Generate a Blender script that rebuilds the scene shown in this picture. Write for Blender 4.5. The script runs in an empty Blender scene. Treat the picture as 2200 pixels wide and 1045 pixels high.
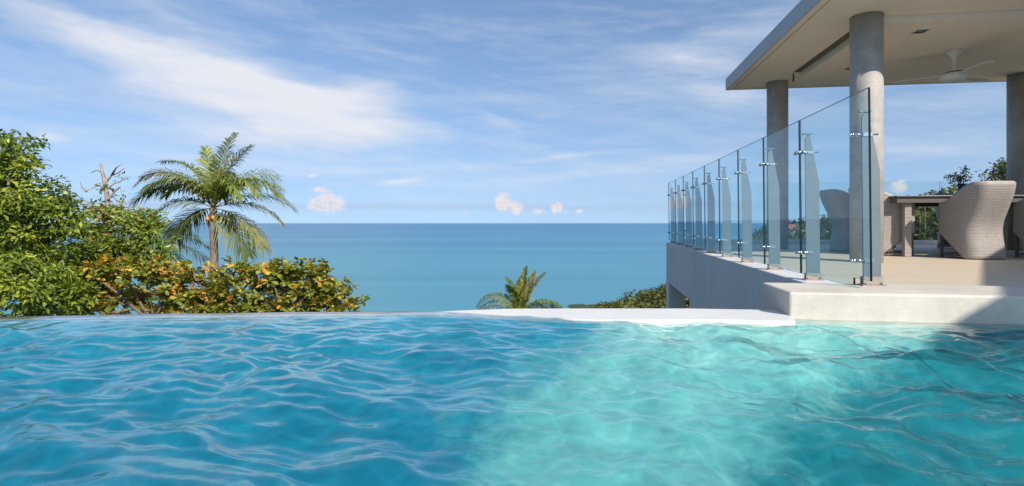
import bpy, math, random
import numpy as np
from mathutils import Vector, Matrix
R = math.radians
sc = bpy.context.scene
C = sc.collection
random.seed(7); rng = np.random.default_rng(7)

# ------------------------------------------------------------------ camera
F, EYE = 1200.0, 474.0            # focal length and eye level, in pixels of the 2200 px wide photograph
cam_d = bpy.data.cameras.new('camera')
cam_d.sensor_width = 36; cam_d.lens = 36 * F / 2200
cam_d.shift_y = -(522.5 - EYE) / 2200
cam_d.clip_start = .05; cam_d.clip_end = 120000
cam = bpy.data.objects.new('camera', cam_d); C.objects.link(cam)
cam.location = (0, 0, 0); cam.rotation_euler = (R(90), 0, 0)
sc.camera = cam
def at(x, y, z):                  # where the sight line of a photo pixel meets the level z
    d = z * F / (EYE - y); return Vector(((x - 1100) / F * d, d, z))
def px(x, y, d):                  # the point at distance d on a sight line
    return Vector(((x - 1100) / F * d, d, (EYE - y) / F * d))

# ------------------------------------------------------------------ sun, sky, exposure
SUN_AZ, SUN_EL = 147.5, 36.5
sun_d = bpy.data.lights.new('sun', 'SUN'); sun_d.energy = 4.8; sun_d.angle = R(.53); sun_d.color = (1, .93, .82)
sun = bpy.data.objects.new('sun', sun_d); C.objects.link(sun)
sdir = Vector((math.sin(R(SUN_AZ)) * math.cos(R(SUN_EL)), math.cos(R(SUN_AZ)) * math.cos(R(SUN_EL)), math.sin(R(SUN_EL))))
sun.rotation_euler = (-sdir).to_track_quat('-Z', 'Y').to_euler(); sun.location = sdir * 60
sc.view_settings.view_transform = 'Standard'; sc.view_settings.look = 'None'
sc.view_settings.gamma = 1; sc.view_settings.use_curve_mapping = False
sc.view_settings.exposure = 0.28
sc.cycles.use_denoising = True
try: sc.cycles.denoiser = 'OPENIMAGEDENOISE'
except Exception: pass
sc.cycles.max_bounces = 8; sc.cycles.transparent_max_bounces = 40
sc.cycles.glossy_bounces = 4; sc.cycles.transmission_bounces = 8; sc.cycles.diffuse_bounces = 4
sc.cycles.sample_clamp_indirect = 6

class S:                          # a socket with arithmetic: builds Math nodes
    def __init__(s, nt, o): s.nt, s.o = nt, o
    def _m(s, op, *a, clamp=False):
        n = s.nt.nodes.new('ShaderNodeMath'); n.operation = op; n.use_clamp = clamp
        for i, v in enumerate(a):
            if isinstance(v, S): s.nt.links.new(v.o, n.inputs[i])
            else: n.inputs[i].default_value = v
        return S(s.nt, n.outputs[0])
    def __add__(s, b): return s._m('ADD', s, b)
    __radd__ = __add__
    def __sub__(s, b): return s._m('SUBTRACT', s, b)
    def __rsub__(s, b): return s._m('SUBTRACT', b, s)
    def __mul__(s, b): return s._m('MULTIPLY', s, b)
    __rmul__ = __mul__
    def __truediv__(s, b): return s._m('DIVIDE', s, b)
    def pw(s, b): return s._m('POWER', s, b)
    def mx(s, b): return s._m('MAXIMUM', s, b)
    def mn(s, b): return s._m('MINIMUM', s, b)
    def cl(s): return s._m('ADD', s, 0.0, clamp=True)
    def absv(s): return s._m('ABSOLUTE', s)
    def fn(s, op, b=0.0): return s._m(op, s, b)
    def step(s, a, b):            # smoothstep
        n = s.nt.nodes.new('ShaderNodeMapRange'); n.interpolation_type = 'SMOOTHSTEP'
        s.nt.links.new(s.o, n.inputs[0]); n.inputs[1].default_value = a; n.inputs[2].default_value = b
        return S(s.nt, n.outputs[0])
def vec(nt, x, y, z=0.0):
    n = nt.nodes.new('ShaderNodeCombineXYZ')
    for i, v in enumerate((x, y, z)):
        if isinstance(v, S): nt.links.new(v.o, n.inputs[i])
        else: n.inputs[i].default_value = v
    return S(nt, n.outputs[0])
def noise(nt, v, scale, detail=4, rough=.55, dist=0.0, out=0):
    n = nt.nodes.new('ShaderNodeTexNoise')
    if v is not None: nt.links.new(v.o, n.inputs['Vector'])
    n.inputs['Scale'].default_value = scale; n.inputs['Detail'].default_value = detail
    n.inputs['Roughness'].default_value = rough; n.inputs['Distortion'].default_value = dist
    return S(nt, n.outputs[out])
def mixc(nt, f, a, b, mode='MIX'):
    n = nt.nodes.new('ShaderNodeMix'); n.data_type = 'RGBA'; n.blend_type = mode
    for i, v in ((0, f), (6, a), (7, b)):
        if isinstance(v, S): nt.links.new(v.o, n.inputs[i])
        elif i == 0: n.inputs[i].default_value = v
        else: n.inputs[i].default_value = (*v[:3], 1)
    return S(nt, n.outputs[2])
def ramp(nt, f, stops):
    n = nt.nodes.new('ShaderNodeValToRGB'); nt.links.new(f.o, n.inputs[0]); e = n.color_ramp.elements
    while len(e) < len(stops): e.new(.5)
    for i, (p, c) in enumerate(stops): e[i].position = p; e[i].color = (*c, 1)
    return S(nt, n.outputs[0])
def lin(h):
    v = [int(h[i:i + 2], 16) / 255 for i in (1, 3, 5)]
    return tuple(c / 12.92 if c <= .04045 else ((c + .055) / 1.055) ** 2.4 for c in v)

world = bpy.data.worlds.new('World'); sc.world = world; world.use_nodes = True
nt = world.node_tree; nt.nodes.clear()
wo = nt.nodes.new('ShaderNodeOutputWorld'); bg = nt.nodes.new('ShaderNodeBackground'); nt.links.new(bg.outputs[0], wo.inputs[0])
tc = nt.nodes.new('ShaderNodeTexCoord'); sp = nt.nodes.new('ShaderNodeSeparateXYZ'); nt.links.new(tc.outputs['Generated'], sp.inputs[0])
dx, dy, dz = (S(nt, sp.outputs[i]) for i in range(3))
sky = nt.nodes.new('ShaderNodeTexSky'); sky.sky_type = 'NISHITA'; sky.sun_disc = False
sky.sun_elevation = R(SUN_EL); sky.sun_rotation = R(SUN_AZ); sky.altitude = 100
sky.air_density = 1.0; sky.dust_density = 0.6; sky.ozone_density = 2.0
nt.links.new(vec(nt, dx, dy, dz.mx(0.0) * .8 + .15).o, sky.inputs['Vector'])
SKY = .125
az = dx.fn('ARCTAN2', dy); el = dz.fn('ARCSINE')
def ang(x, y):
    a = math.atan((x - 1100) / F); e = math.atan((EYE - y) / F * math.cos(a)); return a, e
w1 = noise(nt, vec(nt, az, el * 2.2, .3), 2.6, 4, .55) - .5
w2 = noise(nt, vec(nt, az, el * 2.2, 7.3), 2.6, 4, .55) - .5
wa, we = az + w1 * .22, el + w2 * .07
def ell(x, y, rx, ry, tilt, amp, a_=None, e_=None, p=1.0):
    a0, e0 = ang(x, y); k = math.cos(a0); t = R(tilt); c, s_ = math.cos(t), math.sin(t)
    da, de = (a_ or wa) - a0, (e_ or we) - e0
    u = (da * c - de * s_) / (rx / F * k * k); v = (da * s_ + de * c) / (ry / F * k)
    return (u * u + v * v).mul_exp(amp)
def mul_exp(s, amp): return (s * -1.0).fn('EXPONENT') * amp
S.mul_exp = mul_exp
mask = None
for m in [(150, 85, 330, 42, 13, .62), (480, 180, 300, 55, 10, .72), (640, 235, 240, 60, 2, .72), (800, 200, 110, 28, -6, .35),
          (560, 290, 330, 30, -2, .42), (100, 288, 60, 14, 0, .55), (780, 342, 240, 16, 2, .4), (330, 40, 240, 22, 14, .3), (700, 372, 420, 12, -2, .32), (1000, 410, 420, 12, 2, .3), (480, 345, 200, 12, 3, .35), (1250, 330, 200, 9, -6, .35),
          (1030, 300, 260, 14, 6, .25), (870, 110, 200, 18, 12, .3), (1500, 120, 190, 40, 14, .5), (1590, 205, 130, 28, 12, .55), (1640, 60, 120, 50, 10, .4),
          (1450, 335, 260, 16, -4, .35), (1250, 378, 240, 14, -5, .45), (1100, 270, 60, 20, 20, .35), (1950, 330, 220, 30, 4, .4), (860, 395, 60, 7, -10, .5),
          (380, 400, 110, 14, 0, .3), (1950, 230, 200, 20, 8, .3)]:
    g = ell(*m); mask = g if mask is None else mask + g
# streaky cirrus: drawn out along gently sloping lines, the same all round the sky
ca = az * math.cos(R(9)) + el * math.sin(R(9)) * -1.0; ce = az * math.sin(R(9)) + el * math.cos(R(9))
n1 = noise(nt, vec(nt, (ca + w1 * .3) * 1.3, ce * 7.5, .0), 3.0, 9, .62, .35)
n2 = noise(nt, vec(nt, ca * 2.2, (el + w2 * .05) * 16.0, 3.1), 3.2, 7, .6, .2)
n3 = noise(nt, vec(nt, az * 1.0, el * 3.4, 9.0), 1.5, 5, .5)
thin = ((n1 * .6 + n2 * .4 + (n3 - .5) * .5) - .43).mx(0.0) * 2.0
lump = noise(nt, vec(nt, az * 5, el * 12, 2.0), 2.2, 8, .62, .4)
band = (mask * (n1 * .9 + lump * .55 + .18) - .05).step(.02, .92)
dens = (thin.mn(.55) * .62 + band * .88).cl() * (el.step(-.01, .1) * .75 + .25)
# grey-blue undersides of a thin altostratus layer
shade = noise(nt, vec(nt, az * 1.6, el * 13, 5.0), 2.0, 5, .55)
skyc = S(nt, sky.outputs[0])
def scale_c(c, f):
    n = nt.nodes.new('ShaderNodeVectorMath'); n.operation = 'SCALE'; nt.links.new(c.o, n.inputs[0])
    if isinstance(f, S): nt.links.new(f.o, n.inputs['Scale'])
    else: n.inputs['Scale'].default_value = f
    return S(nt, n.outputs[0])
clear = mixc(nt, 1.0, scale_c(skyc, SKY), (.90, 1.0, 1.07), 'MULTIPLY')
hz = (dz.mx(0.0) * -6.0).fn('EXPONENT')
clear = mixc(nt, hz * .55, clear, (.40, .53, .70))
col = mixc(nt, shade.step(.45, .72) * .22, clear, (.33, .44, .64))
col = mixc(nt, dens, col, (.66, .68, .74))
bank = ell(900, 447, 420, 7, 0, .8, az, el + (w2 * .02)) + ell(300, 440, 260, 12, 0, .6, az, el + w2 * .02) + ell(1450, 446, 300, 8, 0, .5, az, el + w2 * .02)
col = mixc(nt, (bank * (lump + .45)).cl() * .55, col, (.36, .42, .57))
# cumulus towers low over the sea
cu = None
cn = noise(nt, vec(nt, az, el * 1.15, 1.0), 60, 6, .6); cn2 = noise(nt, vec(nt, az + .004, el * 1.15 + .003, 1.0), 60, 6, .6)
ca_, ce_ = az + (cn - .5) * .020, el + (noise(nt, vec(nt, az, el, 4.0), 62, 6, .6) - .5) * .022
for m in [(704, 436, 36, 21, 0, 1.2), (668, 441, 17, 10, 0, .8), (690, 409, 30, 7, 4, .75), (674, 379, 13, 4.5, 0, .9), (715, 450, 45, 7, 0, .6),
          (1083, 436, 20, 18, 0, 1.15), (1106, 446, 20, 14, 0, 1.05), (1085, 418, 26, 8, 0, .55), (1197, 446, 12, 14, 0, 1.0), (1158, 455, 18, 6, 0, .65), (1215, 457, 10, 5, 0, .6),
          (1244, 454, 9, 8, 0, .8), (1002, 456, 14, 5, 0, .45), (1930, 402, 22, 15, 0, 1.0), (340, 430, 60, 18, 0, .35), (1330, 455, 30, 7, 0, .35), (560, 450, 40, 7, 0, .3),
          (-300, 430, 60, 26, 0, 1.0), (-700, 440, 70, 22, 0, .9), (2500, 420, 70, 26, 0, 1.0)]:
    g = ell(*m, a_=ca_, e_=ce_); cu = g if cu is None else cu.mx(g)
cud = cu.step(.26, .70)
lit = ((cn - cn2) * 3.0 + .74).cl()
cuc = mixc(nt, lit, (.48, .51, .63), (.76, .69, .66))
col = mixc(nt, cud * .78, col, cuc)
nt.links.new(col.o, bg.inputs[0]); bg.inputs[1].default_value = 1.0

# ------------------------------------------------------------------ builders
class MB:
    def __init__(s): s.v, s.f, s.m, s.sm, s.uv = [], [], [], [], None
    def add(s, v, f, m=0, smooth=False):
        o = len(s.v); s.v += [tuple(p) for p in v]; s.f += [tuple(i + o for i in q) for q in f]
        s.m += [m] * len(f); s.sm += [smooth] * len(f); return s
    def box(s, x0, x1, y0, y1, z0, z1, m=0, side=None):
        v = [(x, y, z) for z in (z0, z1) for y in (y0, y1) for x in (x0, x1)]
        f = [(0, 2, 3, 1), (4, 5, 7, 6), (0, 1, 5, 4), (1, 3, 7, 5), (3, 2, 6, 7), (2, 0, 4, 6)]
        return s.add(v, f, m)
    def prism(s, poly, axis, a, b, m=0):       # polygon in the plane normal to axis, from a to b
        n = len(poly)
        def P(p, t): return {0: (t, p[0], p[1]), 1: (p[0], t, p[1]), 2: (p[0], p[1], t)}[axis]
        v = [P(p, a) for p in poly] + [P(p, b) for p in poly]
        f = [tuple(range(n)), tuple(range(2 * n - 1, n - 1, -1))] + [(i, i + n, (i + 1) % n + n, (i + 1) % n) for i in range(n)]
        return s.add(v, f, m)
    def tube(s, pts, rad, n=8, m=0, cap=True):
        pts = [Vector(p) for p in pts]; rad = rad if isinstance(rad, (list, tuple)) else [rad] * len(pts)
        v, f = [], []; up = None
        for i, p in enumerate(pts):
            t = (pts[min(i + 1, len(pts) - 1)] - pts[max(i - 1, 0)]).normalized()
            if up is None: up = t.orthogonal().normalized()
            up = (up - t * up.dot(t)).normalized(); w = t.cross(up)
            for k in range(n):
                a = 2 * math.pi * k / n; v.append(p + (up * math.cos(a) + w * math.sin(a)) * rad[i])
        for i in range(len(pts) - 1):
            for k in range(n): f.append((i * n + k, i * n + (k + 1) % n, (i + 1) * n + (k + 1) % n, (i + 1) * n + k))
        s.add(v, f, m, True)
        if cap:
            o = len(s.v) - len(v)
            s.f += [tuple(o + k for k in range(n - 1, -1, -1)), tuple(o + len(v) - n + k for k in range(n))]; s.m += [m, m]; s.sm += [False, False]
        return s
    def lathe(s, prof, n=24, m=0, c=(0, 0, 0)):
        v, f = [], []
        for r, z in prof:
            for k in range(n):
                a = 2 * math.pi * k / n; v.append((c[0] + r * math.cos(a), c[1] + r * math.sin(a), c[2] + z))
        for i in range(len(prof) - 1):
            for k in range(n): f.append((i * n + k, i * n + (k + 1) % n, (i + 1) * n + (k + 1) % n, (i + 1) * n + k))
        s.add(v, f, m, True)
        o = len(s.v) - len(v)
        for q, ring in ((0, range(n - 1, -1, -1)), (len(prof) - 1, range(n))):
            if prof[q][0] > 1e-4: s.f.append(tuple(o + q * n + k for k in ring)); s.m.append(m); s.sm.append(False)
        return s
    def mesh(s, name, mats, bevel=0):
        me = bpy.data.meshes.new(name); me.from_pydata(s.v, [], s.f)
        for m in (mats if isinstance(mats, (list, tuple)) else [mats]): me.materials.append(m)
        me.polygons.foreach_set('material_index', s.m); me.polygons.foreach_set('use_smooth', s.sm); me.update()
        return me
    def build(s, name, mats, parent=None, bevel=0):
        return link(name, s.mesh(name, mats), parent, bevel)
def link(name, me, parent=None, bevel=0):
    o = bpy.data.objects.new(name, me); C.objects.link(o)
    if parent: o.parent = parent
    if bevel:
        b = o.modifiers.new('bevel', 'BEVEL'); b.width = bevel; b.segments = 2; b.limit_method = 'ANGLE'; b.angle_limit = R(40)
    return o
def tag(o, label=None, cat=None, group=None, kind=None):
    for k, v in (('label', label), ('category', cat), ('group', group), ('kind', kind)):
        if v: o[k] = v
    return o
def thing(name, label, cat, loc, rz=0, group=None):
    o = bpy.data.objects.new(name, None); C.objects.link(o); o.location = loc; o.rotation_euler = (0, 0, rz); o.empty_display_size = .2
    return tag(o, label, cat, group)
def copy_tree(o, loc, rz, label=None, group=None):
    def cp(q, par):
        c = q.copy(); C.objects.link(c)
        if par: c.parent = par
        for ch in list(q.children): cp(ch, c)
        return c
    r = cp(o, None); r.location = loc; r.rotation_euler = (0, 0, rz)
    return tag(r, label, None, group)
def big_mesh(name, V, Fc, mat, col=None, smooth=False):    # numpy arrays; all faces with the same number of corners
    me = bpy.data.meshes.new(name); k = Fc.shape[1]
    me.vertices.add(len(V)); me.vertices.foreach_set('co', V.astype(np.float32).ravel())
    me.loops.add(Fc.size); me.loops.foreach_set('vertex_index', Fc.astype(np.int32).ravel())
    me.polygons.add(len(Fc)); me.polygons.foreach_set('loop_start', np.arange(0, Fc.size, k, dtype=np.int32))
    me.polygons.foreach_set('use_smooth', np.full(len(Fc), smooth)); me.materials.append(mat)
    me.update(calc_edges=True)
    if col is not None:
        a = me.color_attributes.new('Col', 'FLOAT_COLOR', 'POINT')
        a.data.foreach_set('color', np.concatenate([col, np.ones((len(col), 1))], 1).astype(np.float32).ravel())
    return me

# ------------------------------------------------------------------ materials
def material(name):
    m = bpy.data.materials.new(name); m.use_nodes = True; t = m.node_tree; t.nodes.clear()
    return m, t, t.nodes.new('ShaderNodeOutputMaterial')
def node(t, kind, **kw):
    n = t.nodes.new(kind)
    for k, v in kw.items():
        key = k.replace('_', ' ')
        if isinstance(v, S): t.links.new(v.o, n.inputs[key])
        else: n.inputs[key].default_value = (*v, 1) if isinstance(v, tuple) and len(v) == 3 and n.inputs[key].type == 'RGBA' else v
    return n
def coords(t, which='Object'):
    n = t.nodes.new('ShaderNodeTexCoord'); return S(t, n.outputs[which])
def mapping(t, v, scale):
    n = t.nodes.new('ShaderNodeMapping'); t.links.new(v.o, n.inputs[0]); n.inputs['Scale'].default_value = scale; return S(t, n.outputs[0])
def bump(t, h, strength, dist):
    n = t.nodes.new('ShaderNodeBump'); t.links.new(h.o, n.inputs['Height']); n.inputs['Strength'].default_value = strength; n.inputs['Distance'].default_value = dist
    return S(t, n.outputs[0])
def solid(name, c, rough=.6, metal=0.0, var=.12, scale=3.0, bmp=.0, bscale=60, streak=0.0, spec=.4):
    m, t, out = material(name); v = coords(t)
    f = noise(t, v, scale, 6, .6); f2 = noise(t, v, scale * 9, 4, .6)
    cc = mixc(t, (f * .7 + f2 * .3).step(.3, .7), tuple(x * (1 - var) for x in c), tuple(min(1, x * (1 + var)) for x in c))
    if streak:
        g = noise(t, mapping(t, v, (7, 7, .5)), 1.5, 5, .6).step(.52, .78)
        cc = mixc(t, g * streak, cc, tuple(x * .5 for x in c))
    kw = dict(Base_Color=cc, Roughness=rough, Metallic=metal)
    b = node(t, 'ShaderNodeBsdfPrincipled', **kw); b.inputs['Specular IOR Level'].default_value = spec
    if bmp: t.links.new(bump(t, noise(t, v, bscale, 5, .65), bmp, .01).o, b.inputs['Normal'])
    t.links.new(b.outputs[0], out.inputs[0]); return m
M = {}
M['white_wall'] = solid('white_wall', (.56, .56, .57), .75, var=.06, scale=1.2, bmp=.12, bscale=40, streak=.22)
M['coping'] = solid('coping', (.56, .51, .44), .7, var=.13, scale=2.6, bmp=.2, bscale=70)
M['lip'] = solid('lip', (.66, .65, .62), .5, var=.05, scale=3)
M['fascia'] = solid('fascia', (.50, .51, .53), .7, var=.05)
M['soffit'] = solid('soffit', (.92, .81, .67), .8, var=.04, scale=.8)
M['recess'] = solid('recess', (.16, .13, .10), .8)
M['column'] = solid('column', (.385, .36, .33), .6, var=.22, scale=5.0, bmp=.08, bscale=120, streak=.15)
M['steel'] = solid('steel', (.62, .64, .66), .28, 1.0, var=.08, scale=5)
M['fin'] = solid('fin', (.17, .205, .22), .5, .45, var=.10, scale=2.5)
M['dull_steel'] = solid('dull_steel', (.36, .31, .27), .5, .5, var=.2, scale=8)
M['dark_metal'] = solid('dark_metal', (.05, .05, .055), .4, .6)
M['fan_white'] = solid('fan_white', (.72, .70, .64), .4, var=.03)
M['table'] = solid('table', (.05, .05, .055), .35, var=.1)
M['apron'] = solid('apron', (.11, .098, .09), .55)
M['cushion'] = solid('cushion', (.05, .055, .075), .9, bmp=.2, bscale=200)
M['vase'] = solid('vase', (.012, .014, .05), .12)
M['bark'] = solid('bark', (.16, .12, .09), .9, var=.3, scale=6, bmp=.6, bscale=25)
M['pale_bark'] = solid('pale_bark', (.30, .25, .20), .9, var=.25, scale=5, bmp=.5, bscale=20)
M['roof_red'] = solid('roof_red', (.30, .09, .05), .8)
M['house_wall'] = solid('house_wall', (.55, .52, .45), .8)
M['hut_yellow'] = solid('hut_yellow', (.45, .36, .12), .8)
M['window_dark'] = solid('window_dark', (.03, .04, .05), .2)

def deck_material():
    m, t, out = material('deck_stone'); v = coords(t)
    g = noise(t, mapping(t, v, (.6, 6, 1)), 1.2, 6, .6, .3); g2 = noise(t, v, 45, 4, .6)
    c = ramp(t, g * .75 + g2 * .25, [(.25, (.52, .42, .30)), (.55, (.60, .50, .375)), (.85, (.64, .545, .42))])
    b = node(t, 'ShaderNodeBsdfPrincipled', Base_Color=c, Roughness=.55, Normal=bump(t, g2, .15, .004))
    t.links.new(b.outputs[0], out.inputs[0]); return m
M['deck'] = deck_material()

def schlick(t, f0, normal=None):
    n = t.nodes.new('ShaderNodeLayerWeight'); n.inputs['Blend'].default_value = .5
    if normal is not None: t.links.new(normal.o, n.inputs['Normal'])
    return S(t, n.outputs['Facing']).pw(5.0) * (1 - f0) + f0
def mixs(t, f, a, b):
    n = t.nodes.new('ShaderNodeMixShader'); t.links.new(f.o, n.inputs[0]); t.links.new(a, n.inputs[1]); t.links.new(b, n.inputs[2]); return n.outputs[0]
def glass_material(name, tint, refl=1.0):
    m, t, out = material(name)
    f = schlick(t, .04) * refl
    g = node(t, 'ShaderNodeBsdfGlossy', Color=(.95, .98, 1), Roughness=.004)
    tr = node(t, 'ShaderNodeBsdfTransparent', Color=tint)
    t.links.new(mixs(t, f, tr.outputs[0], g.outputs[0]), out.inputs[0]); return m
M['glass'] = glass_material('glass', (.84, .93, .955), .5)
M['far_glass'] = glass_material('far_glass', (.92, .97, .975), .8)
M['glass_edge'] = solid('glass_edge', (.003, .008, .009), .15)

def wicker(name, c, dark):
    m, t, out = material(name); uv = coords(t, 'UV')
    br = t.nodes.new('ShaderNodeTexBrick'); t.links.new(uv.o, br.inputs['Vector'])
    br.inputs['Color1'].default_value = (*c, 1); br.inputs['Color2'].default_value = (*[x * .82 for x in c], 1); br.inputs['Mortar'].default_value = (*dark, 1)
    br.inputs['Scale'].default_value = 1; br.inputs['Mortar Size'].default_value = .0028; br.inputs['Mortar Smooth'].default_value = .6
    br.inputs['Brick Width'].default_value = .024; br.inputs['Row Height'].default_value = .017; br.offset = .5
    inv = 1.0 - S(t, br.outputs['Fac'])
    b = node(t, 'ShaderNodeBsdfPrincipled', Base_Color=S(t, br.outputs['Color']), Roughness=.42, Normal=bump(t, inv, .9, .008))
    t.links.new(b.outputs[0], out.inputs[0]); return m
M['wicker'] = wicker('wicker', (.50, .44, .40), (.27, .235, .21))
M['rim'] = solid('rim', (.42, .37, .33), .45, bmp=.4, bscale=90)

def leaf_material(name, gloss=.35, trans=.35):
    m, t, out = material(name)
    a = t.nodes.new('ShaderNodeAttribute'); a.attribute_name = 'Col'; c = S(t, a.outputs['Color'])
    p = node(t, 'ShaderNodeBsdfPrincipled', Base_Color=c, Roughness=.42); p.inputs['Specular IOR Level'].default_value = gloss
    tl = node(t, 'ShaderNodeBsdfTranslucent', Color=mixc(t, 1.0, c, (1.25, 1.3, .5), 'MULTIPLY'))
    n = t.nodes.new('ShaderNodeMixShader'); n.inputs[0].default_value = trans
    t.links.new(p.outputs[0], n.inputs[1]); t.links.new(tl.outputs[0], n.inputs[2]); t.links.new(n.outputs[0], out.inputs[0]); return m
M['leaf'] = leaf_material('leaf')
M['frond'] = leaf_material('frond', .45, .25)
M['far_leaf'] = leaf_material('far_leaf', .15, .15)

def sun_patch_paint():  # sunlit patch painted pale into the colour, deeper tones beside it for shade
    m, t, out = material('sun_patch_paint'); v = coords(t)
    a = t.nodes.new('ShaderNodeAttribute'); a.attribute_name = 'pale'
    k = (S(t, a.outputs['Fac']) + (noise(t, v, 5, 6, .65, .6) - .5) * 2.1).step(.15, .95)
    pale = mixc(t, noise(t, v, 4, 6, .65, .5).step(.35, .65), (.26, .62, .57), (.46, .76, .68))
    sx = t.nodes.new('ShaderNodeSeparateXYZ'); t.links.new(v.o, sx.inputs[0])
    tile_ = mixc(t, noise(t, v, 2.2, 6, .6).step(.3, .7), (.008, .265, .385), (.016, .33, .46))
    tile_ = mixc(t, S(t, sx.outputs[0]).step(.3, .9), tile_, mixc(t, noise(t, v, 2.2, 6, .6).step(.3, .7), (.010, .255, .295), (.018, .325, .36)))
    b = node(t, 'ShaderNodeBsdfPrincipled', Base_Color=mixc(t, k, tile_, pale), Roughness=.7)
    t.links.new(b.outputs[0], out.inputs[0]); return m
M['pool'] = sun_patch_paint()
def pool_tile():
    m, t, out = material('pool_tile'); v = coords(t)
    c = mixc(t, noise(t, v, 2.2, 6, .6).step(.3, .7), (.008, .265, .385), (.016, .33, .46))
    b = node(t, 'ShaderNodeBsdfPrincipled', Base_Color=c, Roughness=.5)
    t.links.new(b.outputs[0], out.inputs[0]); return m
M['tile'] = pool_tile()
def water_material():
    m, t, out = material('pool_water'); v = coords(t)
    h = noise(t, mapping(t, v, (1, 1.3, 1)), 10, 3, .5, .6) * .5 + noise(t, mapping(t, v, (1, 1.5, 1)), 30, 4, .55, .5) * .26
    nb = bump(t, h, .12, .02)
    f = schlick(t, .02, nb)
    g = node(t, 'ShaderNodeBsdfGlossy', Color=(1, 1, 1), Roughness=.0, Normal=nb)
    # caustic light web painted into the tint, as if ripples gathered the light
    vd = v + 0.0 if False else v
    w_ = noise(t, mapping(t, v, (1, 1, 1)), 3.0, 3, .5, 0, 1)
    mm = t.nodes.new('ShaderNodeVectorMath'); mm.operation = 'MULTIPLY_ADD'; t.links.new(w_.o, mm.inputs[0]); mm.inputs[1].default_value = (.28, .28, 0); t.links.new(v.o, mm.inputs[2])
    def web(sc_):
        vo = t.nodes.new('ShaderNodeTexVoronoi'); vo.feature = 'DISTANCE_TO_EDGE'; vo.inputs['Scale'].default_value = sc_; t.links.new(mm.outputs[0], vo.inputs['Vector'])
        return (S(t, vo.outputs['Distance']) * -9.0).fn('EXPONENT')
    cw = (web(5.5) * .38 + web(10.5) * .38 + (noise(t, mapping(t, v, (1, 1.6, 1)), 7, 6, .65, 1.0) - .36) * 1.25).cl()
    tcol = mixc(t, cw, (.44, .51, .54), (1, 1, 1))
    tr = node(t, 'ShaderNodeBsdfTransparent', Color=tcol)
    rf_ = node(t, 'ShaderNodeBsdfRefraction', Color=(1, 1, 1), Roughness=0.0, IOR=1.33, Normal=nb)
    n_ = t.nodes.new('ShaderNodeMixShader'); n_.inputs[0].default_value = .30; t.links.new(tr.outputs[0], n_.inputs[1]); t.links.new(rf_.outputs[0], n_.inputs[2])
    t.links.new(mixs(t, f, n_.outputs[0], g.outputs[0]), out.inputs['Surface'])
    va = node(t, 'ShaderNodeVolumeAbsorption', Color=(.15, .84, .90), Density=.6)
    t.links.new(va.outputs[0], out.inputs['Volume']); return m
M['water'] = water_material()
def sea_material():
    m, t, out = material('sea'); v = coords(t)
    sp_ = t.nodes.new('ShaderNodeSeparateXYZ'); t.links.new(v.o, sp_.inputs[0]); y = S(t, sp_.outputs[1]).mx(10.0)
    k = y.fn('LOGARITHM', 10.0)                       # shoal water near the coast, deep water farther out
    w = noise(t, mapping(t, v, (.0006, .003, 1)), 1.0, 5, .6) - .5
    st = noise(t, mapping(t, v, (.0015, .012, 1)), 1.0, 6, .6) - .5
    c = ramp(t, (k + w * .7 + st * .35 - 2.6) / 1.8, [(0.0, (.070, .265, .340)), (.35, (.050, .235, .345)), (.75, (.035, .175, .345)), (1.0, (.075, .215, .37))])  # lighter last stop paints horizon haze into the water colour
    lanes = noise(t, mapping(t, v, (.0004, .0025, 1)), 1.0, 9, .68, .4)
    c = mixc(t, lanes.step(.36, .66), mixc(t, 1.0, c, (.80, .86, .90), 'MULTIPLY'), mixc(t, 1.0, c, (1.22, 1.10, 1.04), 'MULTIPLY'))
    b = node(t, 'ShaderNodeBsdfPrincipled', Base_Color=c, Roughness=.35); b.inputs['Specular IOR Level'].default_value = .35
    rip = noise(t, mapping(t, v, (.05, .12, 1)), 1.0, 6, .7)
    t.links.new(bump(t, rip, .5, 1.2).o, b.inputs['Normal'])
    t.links.new(b.outputs[0], out.inputs[0]); return m
M['sea'] = sea_material()
def ground_material():
    m, t, out = material('hillside'); v = coords(t)
    c = ramp(t, noise(t, v, .12, 8, .65), [(.3, (.025, .045, .012)), (.55, (.05, .075, .02)), (.75, (.13, .10, .055))])
    b = node(t, 'ShaderNodeBsdfPrincipled', Base_Color=c, Roughness=.95); t.links.new(b.outputs[0], out.inputs[0]); return m
M['ground'] = ground_material()

# ------------------------------------------------------------------ sea and terrain
SEA = -95.0
sea = MB(); ys = [120, 400, 1000, 3000, 9000, 19000]
for i in range(5): sea.add([(-45000, ys[i], 0), (45000, ys[i], 0), (45000, ys[i + 1], 0), (-45000, ys[i + 1], 0)], [(0, 1, 2, 3)])
o = sea.build('sea', M['sea']); o.location = (0, 0, SEA); tag(o, 'calm blue sea reaching the horizon, turquoise near the coast', None, None, 'structure')

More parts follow.
